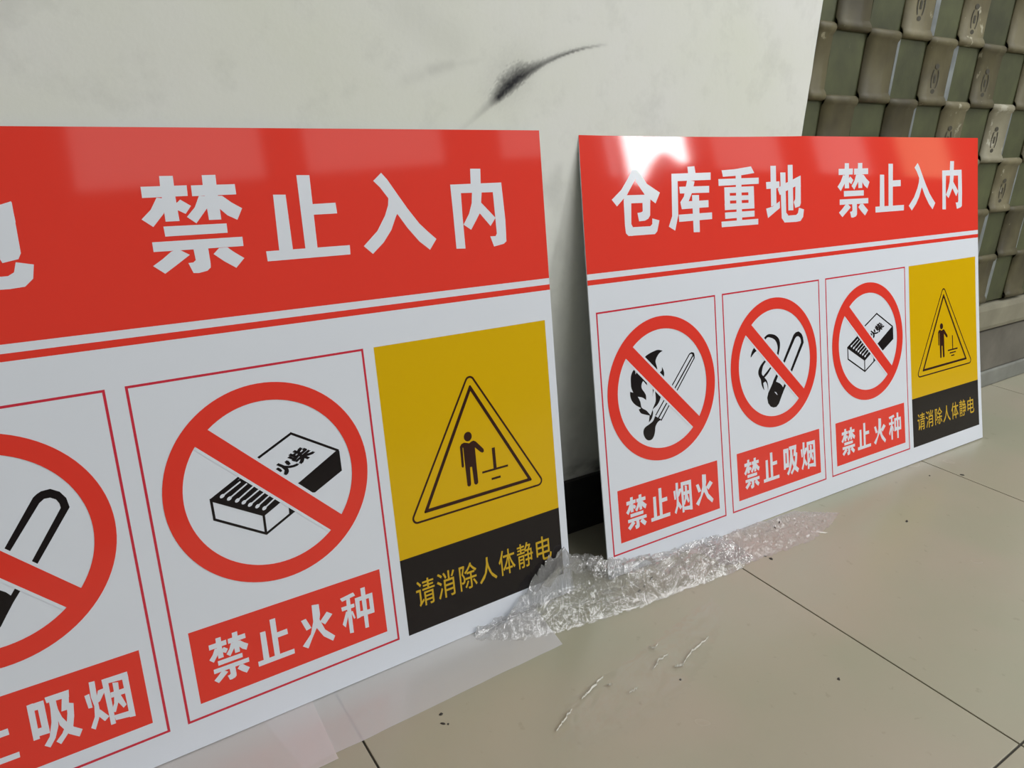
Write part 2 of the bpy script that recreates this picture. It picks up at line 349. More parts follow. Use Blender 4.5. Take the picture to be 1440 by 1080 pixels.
# ------------------------------------------------------------------ the signs
SIGN = {1: dict(o=(0.55774, 0.65261, 0.0018), yaw=0.0105227, L=0.2206350, tw=.0062345, bow=.0020762, bv=-.0010549, left=False),
        2: dict(o=(0.61996, 0.64705, 0.0014), yaw=-0.0151452, L=0.2381117, tw=-.0054104, bow=-.0017036, bv=-.0033, left=True)}
W, H = 1000.0, 607.4
def place(k, u, v, off=0.0):
    """u, v in millimetres from the sign's top left corner, off in metres towards the viewer"""
    s = SIGN[k]; cy, sy = math.cos(s['yaw']), math.sin(s['yaw']); cL, sL = math.cos(s['L']), math.sin(s['L'])
    d = Vector((cy, sy, 0)); n0 = Vector((-sy, cy, 0)); upv = n0 * sL + Vector((0, 0, cL)); n = Vector((-sy * cL, cy * cL, -sL))
    uu = (u if s['left'] else u - W) / 1000.0
    a, b = u / W - .5, v / H - .5
    bend = s['tw'] * a * b * 4 + s['bow'] * (4 * a * a - 1) + s['bv'] * (4 * b * b - 1)
    return Vector(s['o']) + d * uu + upv * ((H - v) / 1000.0) + n * (bend - off)
GRID = 40.0
def flat_to_sign(bm, k, origin, cut=True):
    """bm holds 2-D geometry (u, v, layer offset); cut it along a grid, then bend it on to the sign"""
    if cut:
        for axis, lim in ((0, W), (1, H)):
            lo = min(v.co[axis] for v in bm.verts); hi = max(v.co[axis] for v in bm.verts)
            g = GRID * (math.floor(lo / GRID) + 1)
            while g < hi:
                no = (1, 0, 0) if axis == 0 else (0, 1, 0); co = (g, 0, 0) if axis == 0 else (0, g, 0)
                bmesh.ops.bisect_plane(bm, geom=bm.verts[:] + bm.edges[:] + bm.faces[:], plane_co=co, plane_no=no, dist=1e-4)
                g += GRID
    bmesh.ops.recalc_face_normals(bm, faces=bm.faces)
    for f in bm.faces:
        if f.normal.z < 0: f.normal_flip()
    for v in bm.verts: v.co = place(k, v.co.x, v.co.y, v.co.z) - origin
    # v runs downwards, so the faces must be turned to look at the viewer
    for f in bm.faces: f.normal_flip()
def poly(bm, pts, lay):
    vs = [bm.verts.new((x, y, lay)) for x, y in pts]; f = bm.faces.new(vs); f.normal_update()
    bmesh.ops.triangulate(bm, faces=[f]) if len(pts) > 4 else None
def rect(bm, u0, u1, v0, v1, lay): poly(bm, [(u0, v0), (u1, v0), (u1, v1), (u0, v1)], lay)
def frame(bm, u0, u1, v0, v1, w, lay):
    rect(bm, u0, u1, v0, v0 + w, lay); rect(bm, u0, u1, v1 - w, v1, lay); rect(bm, u0, u0 + w, v0 + w, v1 - w, lay); rect(bm, u1 - w, u1, v0 + w, v1 - w, lay)
def line(bm, a, b, w, lay, w2=None):
    w2 = w if w2 is None else w2
    dx, dy = b[0] - a[0], b[1] - a[1]; L = math.hypot(dx, dy); nx_, ny_ = -dy / L / 2, dx / L / 2
    poly(bm, [(a[0] + nx_ * w, a[1] + ny_ * w), (b[0] + nx_ * w2, b[1] + ny_ * w2), (b[0] - nx_ * w2, b[1] - ny_ * w2), (a[0] - nx_ * w, a[1] - ny_ * w)], lay)
def disc(bm, c, rx, ry, lay, n=32): poly(bm, [(c[0] + rx * math.cos(2 * math.pi * k / n), c[1] + ry * math.sin(2 * math.pi * k / n)) for k in range(n)], lay)
def ring(bm, c, r0, r1, lay, n=96):
    for k in range(n):
        a, b2 = 2 * math.pi * k / n, 2 * math.pi * (k + 1) / n
        poly(bm, [(c[0] + r * math.cos(t), c[1] + r * math.sin(t)) for r, t in ((r0, a), (r1, a), (r1, b2), (r0, b2))], lay)
def smooth_poly(pts, n=4):
    """Catmull-Rom through the points, keeping the sharp corners sharp"""
    out = []; m = len(pts)
    for i in range(m):
        p0, p1, p2, p3 = pts[i - 1], pts[i], pts[(i + 1) % m], pts[(i + 2) % m]
        def ang(a, b, c):
            v1 = (b[0] - a[0], b[1] - a[1]); v2 = (c[0] - b[0], c[1] - b[1])
            return abs(math.atan2(v1[0] * v2[1] - v1[1] * v2[0], v1[0] * v2[0] + v1[1] * v2[1]))
        if ang(p0, p1, p2) > 1.0: p0 = p1
        if ang(p1, p2, p3) > 1.0: p3 = p2
        for q in range(n):
            t = q / n
            out.append(tuple(0.5 * ((2 * p1[j]) + (-p0[j] + p2[j]) * t + (2 * p0[j] - 5 * p1[j] + 4 * p2[j] - p3[j]) * t * t + (-p0[j] + 3 * p1[j] - 3 * p2[j] + p3[j]) * t ** 3) for j in (0, 1)))
    return out
def shift(pts, c): return [(x + c[0], y + c[1]) for x, y in pts]

_glyphs = {}
def glyph(ch):
    """2-D triangles of a character, normalised to the unit square (v downwards)"""
    if ch in _glyphs: return _glyphs[ch]
    cu = bpy.data.curves.new('glyph', 'FONT'); cu.body = ch; cu.resolution_u = 3
    o = bpy.data.objects.new('glyph', cu); COL.objects.link(o)
    dg = bpy.context.evaluated_depsgraph_get(); dg.update()
    me = bpy.data.meshes.new_from_object(o.evaluated_get(dg))
    vs = [(v.co.x, -v.co.y) for v in me.vertices]; fs = [tuple(p.vertices) for p in me.polygons]
    xa, xb = min(v[0] for v in vs), max(v[0] for v in vs); ya, yb = min(v[1] for v in vs), max(v[1] for v in vs)
    vs = [((x - xa) / (xb - xa), (y - ya) / (yb - ya)) for x, y in vs]
    bpy.data.objects.remove(o); bpy.data.curves.remove(cu); bpy.data.meshes.remove(me)
    _glyphs[ch] = (vs, fs); return _glyphs[ch]
def char_bm(ch, u0, u1, v0, v1, bx, by, lay):
    """the character fitted into a box; bx, by = half the extra stroke width in mm"""
    bm = bmesh.new()
    if ch in STROKES and bx:
        for q, part in enumerate(STROKES[ch].split('|')):
            pts = [tuple(float(t) / 1000 for t in w.split(',')) for w in part.split()]
            poly(bm, [(u0 + x * (u1 - u0), v0 + y * (v1 - v0)) for x, y in pts], lay + q * 5e-6)
        return bm
    vs, fs = glyph(ch)
    sh = [(0, 0)] if bx == 0 else [(0, 0), (bx, by), (-bx, by), (bx, -by), (-bx, -by), (bx, 0), (-bx, 0), (0, by), (0, -by)]
    for q, (dx, dy) in enumerate(sh):
        vv = [bm.verts.new((u0 + bx + x * (u1 - u0 - 2 * bx) + dx, v0 + by + y * (v1 - v0 - 2 * by) + dy, lay + q * 5e-6)) for x, y in vs]
        for f in fs:
            try: bm.faces.new([vv[i] for i in f])
            except ValueError: pass
    return bm

# heavy sign lettering as stroke outlines, in thousandths of each character's box
STROKES = {
    '禁': '231,0 360,1.38 352,209 354,455 220,454 224,109|42.4,100 478,99.1 472,206 40,210|173,212 265,227 216,372 97.1,501 0,420 100,329|341,283 393,240 488,308 424,386 347,342|641,1.41 778,0.679 774,95.9 768,462 644,461 636,102|519,102 961,102 961,209 515,211|581,210 691,218 641,341 514,488 431,418 523,324|719,213 814,219 900,292 1e+03,356 933,475 837,422 753,335|191,502 815,506 812,604 193,603|59.9,652 957,656 955,755 58.9,750|443,743 590,738 590,910 584,954 547,984 460,1e+03 406,995 371,888 420,886 448,864|225,758 284,741 322,755 399,805 259,897 133,977 31.5,890 134,826|700,757 786,756 844,808 944,884 846,980 732,900 635,816',
    '止': '168,220 310,226 307,905 148,920|464,0 616,4.23 599,901 454,918|579,352 888,347 892,479 597,480|0,879 1e+03,883 994,1e+03 2.28,999',
    '入': '335,0 404,81 513,258 637,453 780,653 876,750 1e+03,867 894,1e+03 754,881 609,698 490,513 393,314 299,177 220,95.4|393,314 380,400 321,531 198,712 0,885 107,990 266,858 386,711 472,539 499,500 521,312',
    '内': '397,0 590,3.13 574,186 575,309 548,433 510,556 424,649 315,762 179,691 300,561 370,427 391,304 383,181|0,188 976,184 972,304 0.885,295|0,188 187,187 174,583 175,993 4.96,985 5.32,549|793,186 976,184 1e+03,661 987,946 932,975 731,1e+03 673,865 781,866 807,836 801,540|539,419 807,631 696,732 500,556',
    '仓': '441,0 542,1.69 567,32.3 485,156 315,368 97.6,538 0,436 201,294 345,128|441,0 542,1.69 606,63.2 734,218 1e+03,360 898,524 682,390 516,192|248,377 794,384 786,507 239,501|237,445 391,451 368,816 396,864 387,1e+03 299,994 248,952 237,829|349,866 762,871 807,840 812,752 963,791 905,961 853,1e+03 299,996|622,460 786,466 770,703 728,753 656,780 532,784 506,654 582,648 618,634',
    '库': '468,6.51 628,0 647,108 478,111|107,104 999,100 993,211 100,215|107,104 241,106 219,723 137,947 0,880 83.5,727|267,299 954,303 948,405 277,399|451,202 620,227 547,399 456,537 306,634 277,530 363,447|302,521 925,519 922,627 306,634|233,713 1e+03,711 994,814 234,821|548,431 709,434 695,1e+03 553,994',
    '重': '85.5,54.6 399,41.3 809,0 889,113 525,148 112,161|0,197 1e+03,194 996,299 2.54,309|421,91.1 560,93.6 547,943 415,936|136,337 264,340 262,716 134,716|724,337 867,337 868,715 724,714|136,337 867,337 866,437 136,435|134,479 864,488 866,567 133,561|131,611 869,618 868,718 134,716|132,757 869,757 865,858 134,863|39.5,905 959,902 954,1e+03 44.2,999',
    '地': '135,11.2 275,11.1 268,668 129,705|14.3,282 358,277 359,390 21,399|310,410 363,514 513,454 664,410 800,370 927,385 925,189 703,258 518,313 385,358|0,731 161,706 356,619 355,736 41.2,895|385,127 521,130 517,821 565,867 560,994 461,983 397,913 388,499|515,853 564,878 783,878 835,847 864,754 1e+03,788 973,921 898,990 779,1e+03 460,994|586,1.5 714,0 710,791 576,788|787,260 928,198 918,673 890,727 762,753 727,648 767,600',
    '吸': '12.6,34.3 146,29.5 128,744 0,743|12.6,34.3 354,40 354,186 14,176|212,36.5 354,40 345,699 208,691|92.8,539 350,547 344,704 105,691|388,0 890,3.65 867,145 402,116|458,55.4 595,108 584,382 534,631 430,840 292,986 185,912 321,776 418,508 453,253|737,57.2 887,17.9 840,251 874,302 858,383 656,375 700,197|777,342 838,259 929,295 889,541 826,740 673,862 512,1e+03 429,917 578,804 712,625 764,453|590,135 598,310 643,482 722,620 838,754 1e+03,863 908,988 709,858 562,623 543,366',
    '烟': '0,235 110,225 121,517 32.6,508|145,0 273,11.9 256,354 258,650 204,778 89.8,972 2.71,909 126,712 161,504 129,308|302,220 432,214 447,275 301,444 222,471 219,396|204,556 282,622 429,807 318,874 219,747|419,35.5 552,35.6 539,998 430,998 429,714|419,35.5 996,44 1e+03,182 429,140|857,48.5 996,44 995,1e+03 864,985|536,828 864,847 866,974 551,937|552,350 870,355 856,468 547,459|636,166 761,197 743,418 677,600 586,772 488,745 587,585 630,377|671,448 762,462 846,699 770,746 664,576',
    '种': '25.9,81.1 432,36.5 479,129 72.6,167|25.2,296 420,306 417,395 37.9,396|203,139 313,136 294,993 180,979 190,314|153,428 231,465 80.3,801 0,711|282,466 349,472 403,656 357,673|660,0 797,3.8 769,1e+03 656,993|457,192 1e+03,198 996,305 457,289|457,192 593,196 560,689 447,700|877,201 1e+03,198 996,693 873,692|458,533 988,585 996,693 451,677',
    '火': '427,0 639,30.4 635,281 564,466 305,767 154,962 0,867 283,658 405,387|463,403 597,386 720,668 990,899 907,1e+03 648,813 477,557|56,275 204,262 328,514 176,539|840,269 1e+03,369 742,551 604,443',
}
FLAME_TOP = [(1.9, -54.8), (-6.9, -57.5), (-17.5, -56.2), (-26.2, -53.9), (-33, -50), (-36, -38), (-16, -24), (-10.5, -30.0), (-13.0, -40.6), (-11.1, -46.0), (-6.5, -51.0), (-2.5, -53.3)]
FLAME_MID = [(-1.2, -31.6), (1.3, -26.8), (2.4, -21.6), (1.2, -16), (-8, -16), (-6, -24.2), (-2.2, -26.7)]
FLAME_MAIN = [(-52.2, -37.5), (-57.5, -33.4), (-60.8, -26.9), (-61.5, -18.6), (-61.2, -11.5), (-58.2, -3.9), (-64.0, -6.3), (-64.0, 0.7), (-61.0, 8.4), (-54.2, 15.3), (-45.4, 20.6), (-50.1, 21.8), (-46.9, 27.5), (-40.6, 30.6), (-30.5, 34.3), (-32.8, 44.0), (-26.7, 39.3), (-23.6, 31.9), (-24.2, 26.7), (-14.1, 21.3), (-8.8, 15.0), (-5.9, 7.5), (-5.0, -3.7), (-18, -20), (-34, -38), (-46.4, -34.7), (-51.8, -29.0)]
FLAME_IN = [(-38.5, -17.5), (-41.6, -13.8), (-42.1, -7.5), (-37.1, -0.2), (-35.0, 4.5), (-35.2, 11.0), (-41.4, 6.3), (-50.4, 3.2), (-46.4, 11.1), (-44.4, 20.0), (-36.4, 25.6), (-31.2, 31.2), (-28.6, 34.6), (-25.3, 28.7), (-22.4, 23.5), (-17.6, 16.3), (-16.9, 7.8), (-17.8, -4.0), (-21.2, 2.6), (-23.6, 8.7), (-21.7, 1.1), (-22.4, -6.9), (-27.6, -12.6), (-32.2, -13.9), (-31.6, -9.9), (-35.1, -13.4)]
HEADM = [(-20.2, 37.0), (-24.6, 43.4), (-32.5, 46.9), (-40.3, 49.7), (-43.9, 54.1), (-43.7, 60.7), (-39.9, 67.3), (-34.5, 70.2), (-28.7, 69.7), (-24.5, 65.4), (-22.1, 59.3), (-20.5, 52.3), (-15.3, 46.7), (-8.3, 44.4)]
EMBER = [(0.9, 18.3), (-6.8, 27.5), (-10.2, 33.1), (-21.0, 46.1), (-23.9, 53.7), (-22.1, 62.8), (-16.6, 69.3), (-9.7, 72.2), (-2.7, 72.3), (3.7, 68.3), (9.4, 59.7), (16.2, 49.9), (24.8, 38.9), (21.0, 35.9), (15.6, 43.0), (12.6, 38.9), (8.0, 35.0), (-0.9, 30.8), (5.3, 21.4)]
SMOKE1 = [(-30, -41), (-18.1, -47.8), (-8.2, -47.8), (1.6, -44.7), (9.4, -38.7), (12.5, -30.9), (11.4, -21.7), (6.8, -9.1), (4.0, -13), (6.4, -22.4), (4.8, -30.7), (0.2, -37.3), (-8.5, -41.8), (-18.4, -43.4), (-26, -36)]
SMOKE2 = [(-47.3, -33.4), (-43, -36), (-37.0, -27.5), (-48.9, -23.7), (-58.4, -16.6), (-57.7, -21.1), (-53.4, -28.3)]
SMOKE3 = [(-20, -12), (-32.6, -4.1), (-38.8, 1.6), (-42.1, 7.7), (-41.6, 14.4), (-37.2, 21.8), (-35.8, 30.1), (-32.3, 37.4), (-29.9, 39.8), (-31.1, 33.5), (-31.7, 28.1), (-26.7, 26.2), (-23.0, 30.9), (-21.5, 37.9), (-21.3, 44.7), (-20.4, 34.0), (-23.0, 25.4), (-28.2, 19.9), (-18.9, 14.1), (-7.8, 4.1), (-9.3, 1.9), (-19.6, 9.3), (-31.0, 16.8), (-34.1, 13.0), (-32.9, 6.5), (-28.9, -0.9), (-16, -10)]

def build_sign(k, label, dashes):
    o = place(k, 500, H); origin = Vector((o.x, o.y, 0.0))
    root = bpy.data.objects.new('safety_sign', None); COL.objects.link(root); root.location = origin
    tag(root, label, 'sign', 'large warning sign boards leaning on the wall')
    def add(name, bm, m, parent=root, cut=True, lab=None):
        flat_to_sign(bm, k, origin, True); q = bm_obj(name, bm, m, parent, cut)
        if lab: q['label'] = lab
        return q
    # backing sheet with real thickness
    bm = bmesh.new(); nu, nv = 25, 16; fr = []; bk = []
    for j in range(nv + 1):
        fr.append([bm.verts.new(place(k, W * i / nu, H * j / nv, 0) - origin) for i in range(nu + 1)])
        bk.append([bm.verts.new(place(k, W * i / nu, H * j / nv, -.0016) - origin) for i in range(nu + 1)])
    for j in range(nv):
        for i in range(nu):
            f = bm.faces.new((fr[j][i], fr[j + 1][i], fr[j + 1][i + 1], fr[j][i + 1])); f.smooth = True
            f = bm.faces.new((bk[j][i], bk[j][i + 1], bk[j + 1][i + 1], bk[j + 1][i])); f.smooth = True
    def strip(a, b2):
        for q in range(len(a) - 1): bm.faces.new((a[q], a[q + 1], b2[q + 1], b2[q]))
    strip(fr[0], bk[0]); strip(bk[-1], fr[-1]); strip([r[0] for r in bk], [r[0] for r in fr]); strip([r[-1] for r in fr], [r[-1] for r in bk])
    for e in bm.edges:
        if len(e.link_faces) == 2 and not (e.link_faces[0].smooth and e.link_faces[1].smooth): e.smooth = False
    bm_obj('sign_panel', bm, M_white, root)
    A, B, C, D = .00007, .00014, .00027, .00034
    bm = bmesh.new(); rect(bm, 0.0, W, 0.0, 178.9, A); band = add('header_band', bm, M_red)
    bm = bmesh.new(); rect(bm, 0.0, W, 186.8, 193.6, A); add('header_stripe', bm, M_red)
    for ch, u0, u1, v0, v1 in (('仓', 49.7, 137.7, 46.5, 133.9), ('库', 152.0, 240.5, 43.3, 136.4), ('重', 256.3, 345.9, 45.2, 132.2), ('地', 361.4, 454.0, 44.0, 133.2), ('禁', 544.0, 634.9, 43.2, 133.9), ('止', 651.9, 740.5, 45.5, 128.6), ('入', 756.2, 844.8, 45.3, 131.0), ('内', 869.4, 940.7, 43.2, 133.8)):
        b_ = 2.6 if ch in '重禁' else 3.2
        add('character', char_bm(ch, u0, u1, v0, v1, b_, b_, B), M_white, band, False)
    cv, R, r = 353.7, 105.1, 86.8
    S2 = math.sqrt(.5)
    def panel(u0, u1, cu, l0, l1, drawer, text, lab):
        bm = bmesh.new(); frame(bm, u0, u1, 230.5, 577.4, 2.4, A); fr_ = add('pictogram_frame', bm, M_redline, lab=lab)
        drawer((cu, cv), fr_)
        # white keyline beside the bar, then ring and bar
        L = r - 1.5; bm = bmesh.new(); h = 13.0
        poly(bm, [(cu - L * S2 + h * S2, cv - L * S2 - h * S2), (cu + L * S2 + h * S2, cv + L * S2 - h * S2), (cu + L * S2 - h * S2, cv + L * S2 + h * S2), (cu - L * S2 - h * S2, cv - L * S2 + h * S2)], C)
        add('bar_outline', bm, M_white, fr_)
        bm = bmesh.new(); ring(bm, (cu, cv), r, R, D); bmesh.ops.remove_doubles(bm, verts=bm.verts, dist=.01); add('prohibition_ring', bm, M_red, fr_)
        bm = bmesh.new(); L = r + 1; h = 10.0
        poly(bm, [(cu - L * S2 + h * S2, cv - L * S2 - h * S2), (cu + L * S2 + h * S2, cv + L * S2 - h * S2), (cu + L * S2 - h * S2, cv + L * S2 + h * S2), (cu - L * S2 - h * S2, cv - L * S2 + h * S2)], D - .00004)
        add('diagonal_bar', bm, M_red, fr_)
        bm = bmesh.new(); rect(bm, l0, l1, 484.0, 561.4, A); add('caption_plate', bm, M_red, fr_)
        for ch, a, c in text: add('character', char_bm(ch, a, c, 498.8, 547.8 if ch != '止' else 545.5, 1.25, 1.25, B), M_white, fr_, False)
    def fire(c, parent):
        bm = bmesh.new()
        for P in (FLAME_TOP, FLAME_MID, FLAME_MAIN): poly(bm, shift(smooth_poly(P), c), B)
        add('flame', bm, M_black, parent)
        bm = bmesh.new(); poly(bm, shift(smooth_poly(FLAME_IN), c), B + .00003); add('flame_highlight', bm, M_white, parent)
        bm = bmesh.new()
        line(bm, (c[0] + 55.1, c[1] - 42.6), (c[0] - 19.0, c[1] + 36.5), 1.9, B); line(bm, (c[0] + 62.5, c[1] - 40), (c[0] - 14.7, c[1] + 42.2), 2.3, B); line(bm, (c[0] + 64.0, c[1] - 35), (c[0] - 9.3, c[1] + 46.0), 1.9, B)
        poly(bm, shift([(54.3, -43), (59.2, -44.6), (64.0, -43.0), (65.1, -39.1), (64.9, -34.3), (63.0, -34.8), (62.4, -39), (59, -42), (55.8, -41.8)], c), B + .00002)
        poly(bm, shift(smooth_poly(HEADM), c), B + .00001); add('match', bm, M_black, parent)
    def cigarette(c, parent):
        bm = bmesh.new()
        outer = [(18.5, 0.2), (46.6, -38.8), (49.5, -41), (53.2, -42.8), (60.4, -43.2), (67.0, -38.8), (70.9, -32), (72.1, -22.9), (38.5, 22.5)]
        inner = [(34.9, 18.8), (65.3, -24.1), (65.0, -28.3), (63.1, -32.6), (59.0, -35.4), (54.4, -35.5), (50.3, -32.7), (21.8, 4)]
        poly(bm, shift(outer + inner, c), B)
        poly(bm, shift(EMBER, c), B); add('cigarette', bm, M_black, parent)
        bm = bmesh.new(); poly(bm, shift([(-6.0, 46.9), (-2.1, 48.0), (1.6, 53.5), (-1.3, 51.6)], c), B + .00005); add('ash_fleck', bm, M_white, parent)
        bm = bmesh.new()
        for P in (SMOKE1, SMOKE2, SMOKE3): poly(bm, shift(smooth_poly(P), c), B)
        add('smoke', bm, M_black, parent)
    def matchbox(c, parent):
        bm = bmesh.new(); w = 2.5
        # sleeve: outline and black striking side
        line(bm, shift([(-16, -37 + 1.5)], c)[0], shift([(26.6, -49)], c)[0], w, B); P = shift([(-9.5, -30), (26.1, -47.6), (74.1, -17.5)], c)
        bm.clear()
        line(bm, (c[0] - 20, c[1] - 24.3), (c[0] + 26.6, c[1] - 47.2), w, B); line(bm, (c[0] + 25.2, c[1] - 47.6), (c[0] + 74.6, c[1] - 17.2), w, B + .00001)
        poly(bm, shift([(72.6, -18.2), (75.3, -16.8), (75.2, 5.6), (42.5, 22.0), (22, 18), (22, 8.8), (27.8, 6.5)], c), B + .00002)
        # tray
        line(bm, shift([(-24.5, -17.6)], c)[0], shift([(-61.9, 2.4)], c)[0], w, B)
        line(bm, shift([(-61.7, 1.0)], c)[0], shift([(-61.5, 23.5)], c)[0], w, B + .00001); line(bm, shift([(-62.3, 22.4)], c)[0], shift([(-14.0, 52.0)], c)[0], w, B + .00002)
        line(bm, shift([(-14.7, 52.4)], c)[0], shift([(20.3, 34.6)], c)[0], w, B + .00003); line(bm, shift([(-13.9, 30)], c)[0], shift([(-14.4, 52.0)], c)[0], w, B + .00004)
        poly(bm, shift([(-28.2, -13.6), (-61.9, 1.2), (-60.3, 4.9), (-13.9, 33.0), (8.2, 21.3), (-0.6, 12.0), (-14.5, -2.7)], c), B + .00005)
        poly(bm, shift([(12.9, 26.4), (21.7, 35.2), (12.0, 38.3)], c), B + .00006)
        add('matchbox', bm, M_black, parent)
        bm = bmesh.new(); heads = [(-50.7, 1.2), (-44.4, 5.4), (-37.2, 9.4), (-31.2, 13.0), (-25.5, 17.1), (-18.6, 20.7), (-12.1, 24.6)]; ends = [(-31.3, -9.0), (-25.3, -5.5), (-19.0, -1.3), (-12.7, 3.0), (-7.5, 7.0), (-2.1, 10.8), (2.8, 15.4)]
        for a, b2 in zip(heads, ends):
            line(bm, shift([a], c)[0], shift([b2], c)[0], 1.5, B + .00009)
            ax = math.atan2(b2[1] - a[1], b2[0] - a[0])
            poly(bm, [(c[0] + a[0] + math.cos(t) * math.cos(ax) * 2.7 - math.sin(t) * math.sin(ax) * 1.8, c[1] + a[1] + math.cos(t) * math.sin(ax) * 2.7 + math.sin(t) * math.cos(ax) * 1.8) for t in [2 * math.pi * q / 12 for q in range(12)]], B + .0001)
        add('match_row', bm, M_white, parent)
        # the two characters on the sleeve, turned a quarter
        for ch, cc, sz in (('火', (15.2, -13.2), 17.5), ('柴', (33.0, -21.8), 19.0)):
            g, fs = glyph(ch); bm = bmesh.new()
            ux = Vector((.84, -.46)); uy = Vector((.80, .52))
            for q, (dx, dy) in enumerate(((0, 0), (.045, .045), (-.045, .045), (.045, -.045), (-.045, -.045))):
                vv = []
                for x, y in g:
                    px, py = (x - .5 + dx) * sz, (y - .5 + dy) * sz
                    vv.append(bm.verts.new((c[0] + cc[0] + ux.x * px + uy.x * py, c[1] + cc[1] + ux.y * px + uy.y * py, B + q * 8e-6)))
                for f in fs:
                    try: bm.faces.new([vv[i] for i in f])
                    except ValueError: pass
            add('character', bm, M_black, parent, False)
    panel(10.8, 240.0, 126.0, 26.3, 226.4, fire, (('禁', 39.4, 78.5), ('止', 85.2, 123.0), ('烟', 131.8, 168.8), ('火', 176.2, 214.2)), 'thin red frame with a struck-out flame and match')
    panel(254.6, 488.7, 371.6, 270.4, 475.2, cigarette, (('禁', 285.0, 321.5), ('止', 329.9, 368.1), ('吸', 380.0, 418.0), ('烟', 424.6, 462.3)), 'thin red frame with a struck-out cigarette')
    panel(505.2, 740.9, 623.8, 520.0, 727.0, matchbox, (('禁', 534.8, 574.1), ('止', 580.8, 619.6), ('火', 628.8, 666.0), ('种', 675.8, 714.8)), 'thin red frame with a struck-out open matchbox')
    # static warning
    bm = bmesh.new(); rect(bm, 753.2, 988.4, 231.0, 482.9, A); yp = add('yellow_panel', bm, M_yellow)
    bm = bmesh.new(); rect(bm, 753.2, 988.4, 482.9, 577.6, A); bp_ = add('black_caption_plate', bm, M_black)
    for ch, a, c in (('请', 768.8, 793.8), ('消', 797.2, 822.2), ('除', 828.6, 853.4), ('人', 856.9, 883.0), ('体', 886.8, 911.8), ('静', 915.6, 940.6), ('电', 946.2, 970.9)):
        add('character', char_bm(ch, a, c, 514.4 if ch != '人' else 515.5, 548.0, .16, .16, B), M_ytext, bp_, False)
    def rounded_tri(P, rad):
        out = []
        for i in range(3):
            p, a, c2 = Vector(P[i]), Vector(P[i - 1]), Vector(P[(i + 1) % 3])
            d1 = (a - p).normalized(); d2 = (c2 - p).normalized(); half = math.acos(max(-1, min(1, d1.dot(d2)))) / 2
            t = rad / math.tan(half); cen = p + (d1 + d2).normalized() * (rad / math.sin(half)); s0 = p + d1 * t; s1 = p + d2 * t
            a0 = math.atan2(s0.y - cen.y, s0.x - cen.x); a1 = math.atan2(s1.y - cen.y, s1.x - cen.x)
            da = (a1 - a0 + math.pi) % (2 * math.pi) - math.pi
            for q in range(9): out.append((cen.x + rad * math.cos(a0 + da * q / 8), cen.y + rad * math.sin(a0 + da * q / 8)))
        return out
    def tri_ring(Po, ro, wi, lay):
        cen = Vector((sum(p[0] for p in Po) / 3, sum(p[1] for p in Po) / 3))
        o_ = rounded_tri(Po, ro)
        # inward offset of the straight sides by wi
        n = len(o_); inn = []
        for i in range(n):
            p, a, c2 = Vector(o_[i]), Vector(o_[i - 1]), Vector(o_[(i + 1) % n]); t = (c2 - a).normalized(); nn = Vector((-t.y, t.x))
            if nn.dot(cen - p) < 0: nn = -nn
            inn.append(tuple(p + nn * wi))
        bm = bmesh.new()
        for i in range(n): poly(bm, [o_[i], o_[(i + 1) % n], inn[(i + 1) % n], inn[i]], lay)
        bmesh.ops.remove_doubles(bm, verts=bm.verts, dist=.01); return bm
    add('warning_triangle', tri_ring([(870.3, 276.5), (970.5, 444.6), (769.8, 445.2)], 7.0, 2.5, B), M_brown, yp)
    add('warning_triangle', tri_ring([(870.0, 293.0), (949.6, 434.4), (790.5, 435.2)], 1.5, 4.2, B), M_brown, yp)
    bm = bmesh.new(); disc(bm, (860.3, 356.3), 5.6, 5.9, B)
    body = [(848.0, 366.5), (850.4, 363.5), (854.2, 362.6), (857.3, 363.4), (861.1, 364.9), (864.8, 363.3), (867.8, 363.0), (870.8, 364.8), (880.8, 376.6), (881.0, 379.8), (878.4, 380.9), (875.6, 379.0), (868.7, 371.8), (868.6, 394.5), (868.7, 416.6), (866.6, 418.6), (863.9, 418.2), (862.8, 416.2), (862.0, 394.8), (859.2, 394.8), (858.4, 416.2), (857.2, 418.2), (854.6, 418.4), (853.0, 416.6), (852.6, 392.0), (852.4, 368.5), (851.6, 368.5), (851.0, 391.6), (849.4, 393.2), (847.7, 391.6)]
    poly(bm, body, B); add('standing_figure', bm, M_brown, yp)
    bm = bmesh.new()
    if dashes == 2:
        line(bm, (894.8, 378.0), (894.8, 405.6), 4.6, B); line(bm, (875.6, 405.8), (914.2, 405.8), 2.6, B + .00001); line(bm, (888.2, 417.3), (901.8, 417.3), 2.8, B)
    else:
        line(bm, (898.4, 378.8), (898.4, 406.5), 3.0, B); line(bm, (881.0, 407.0), (916.3, 407.0), 2.8, B + .00001); line(bm, (887.3, 413.0), (909.4, 413.0), 2.5, B); line(bm, (892.2, 418.8), (904.0, 418.8), 2.5, B)
    add('earth_symbol', bm, M_brown, yp)
    return root
build_sign(1, 'nearer red and white warning sign, cut off by the left edge, standing on milky film', 2)
build_sign(2, 'farther red and white warning sign, shown whole, in front of the metal screen', 3)

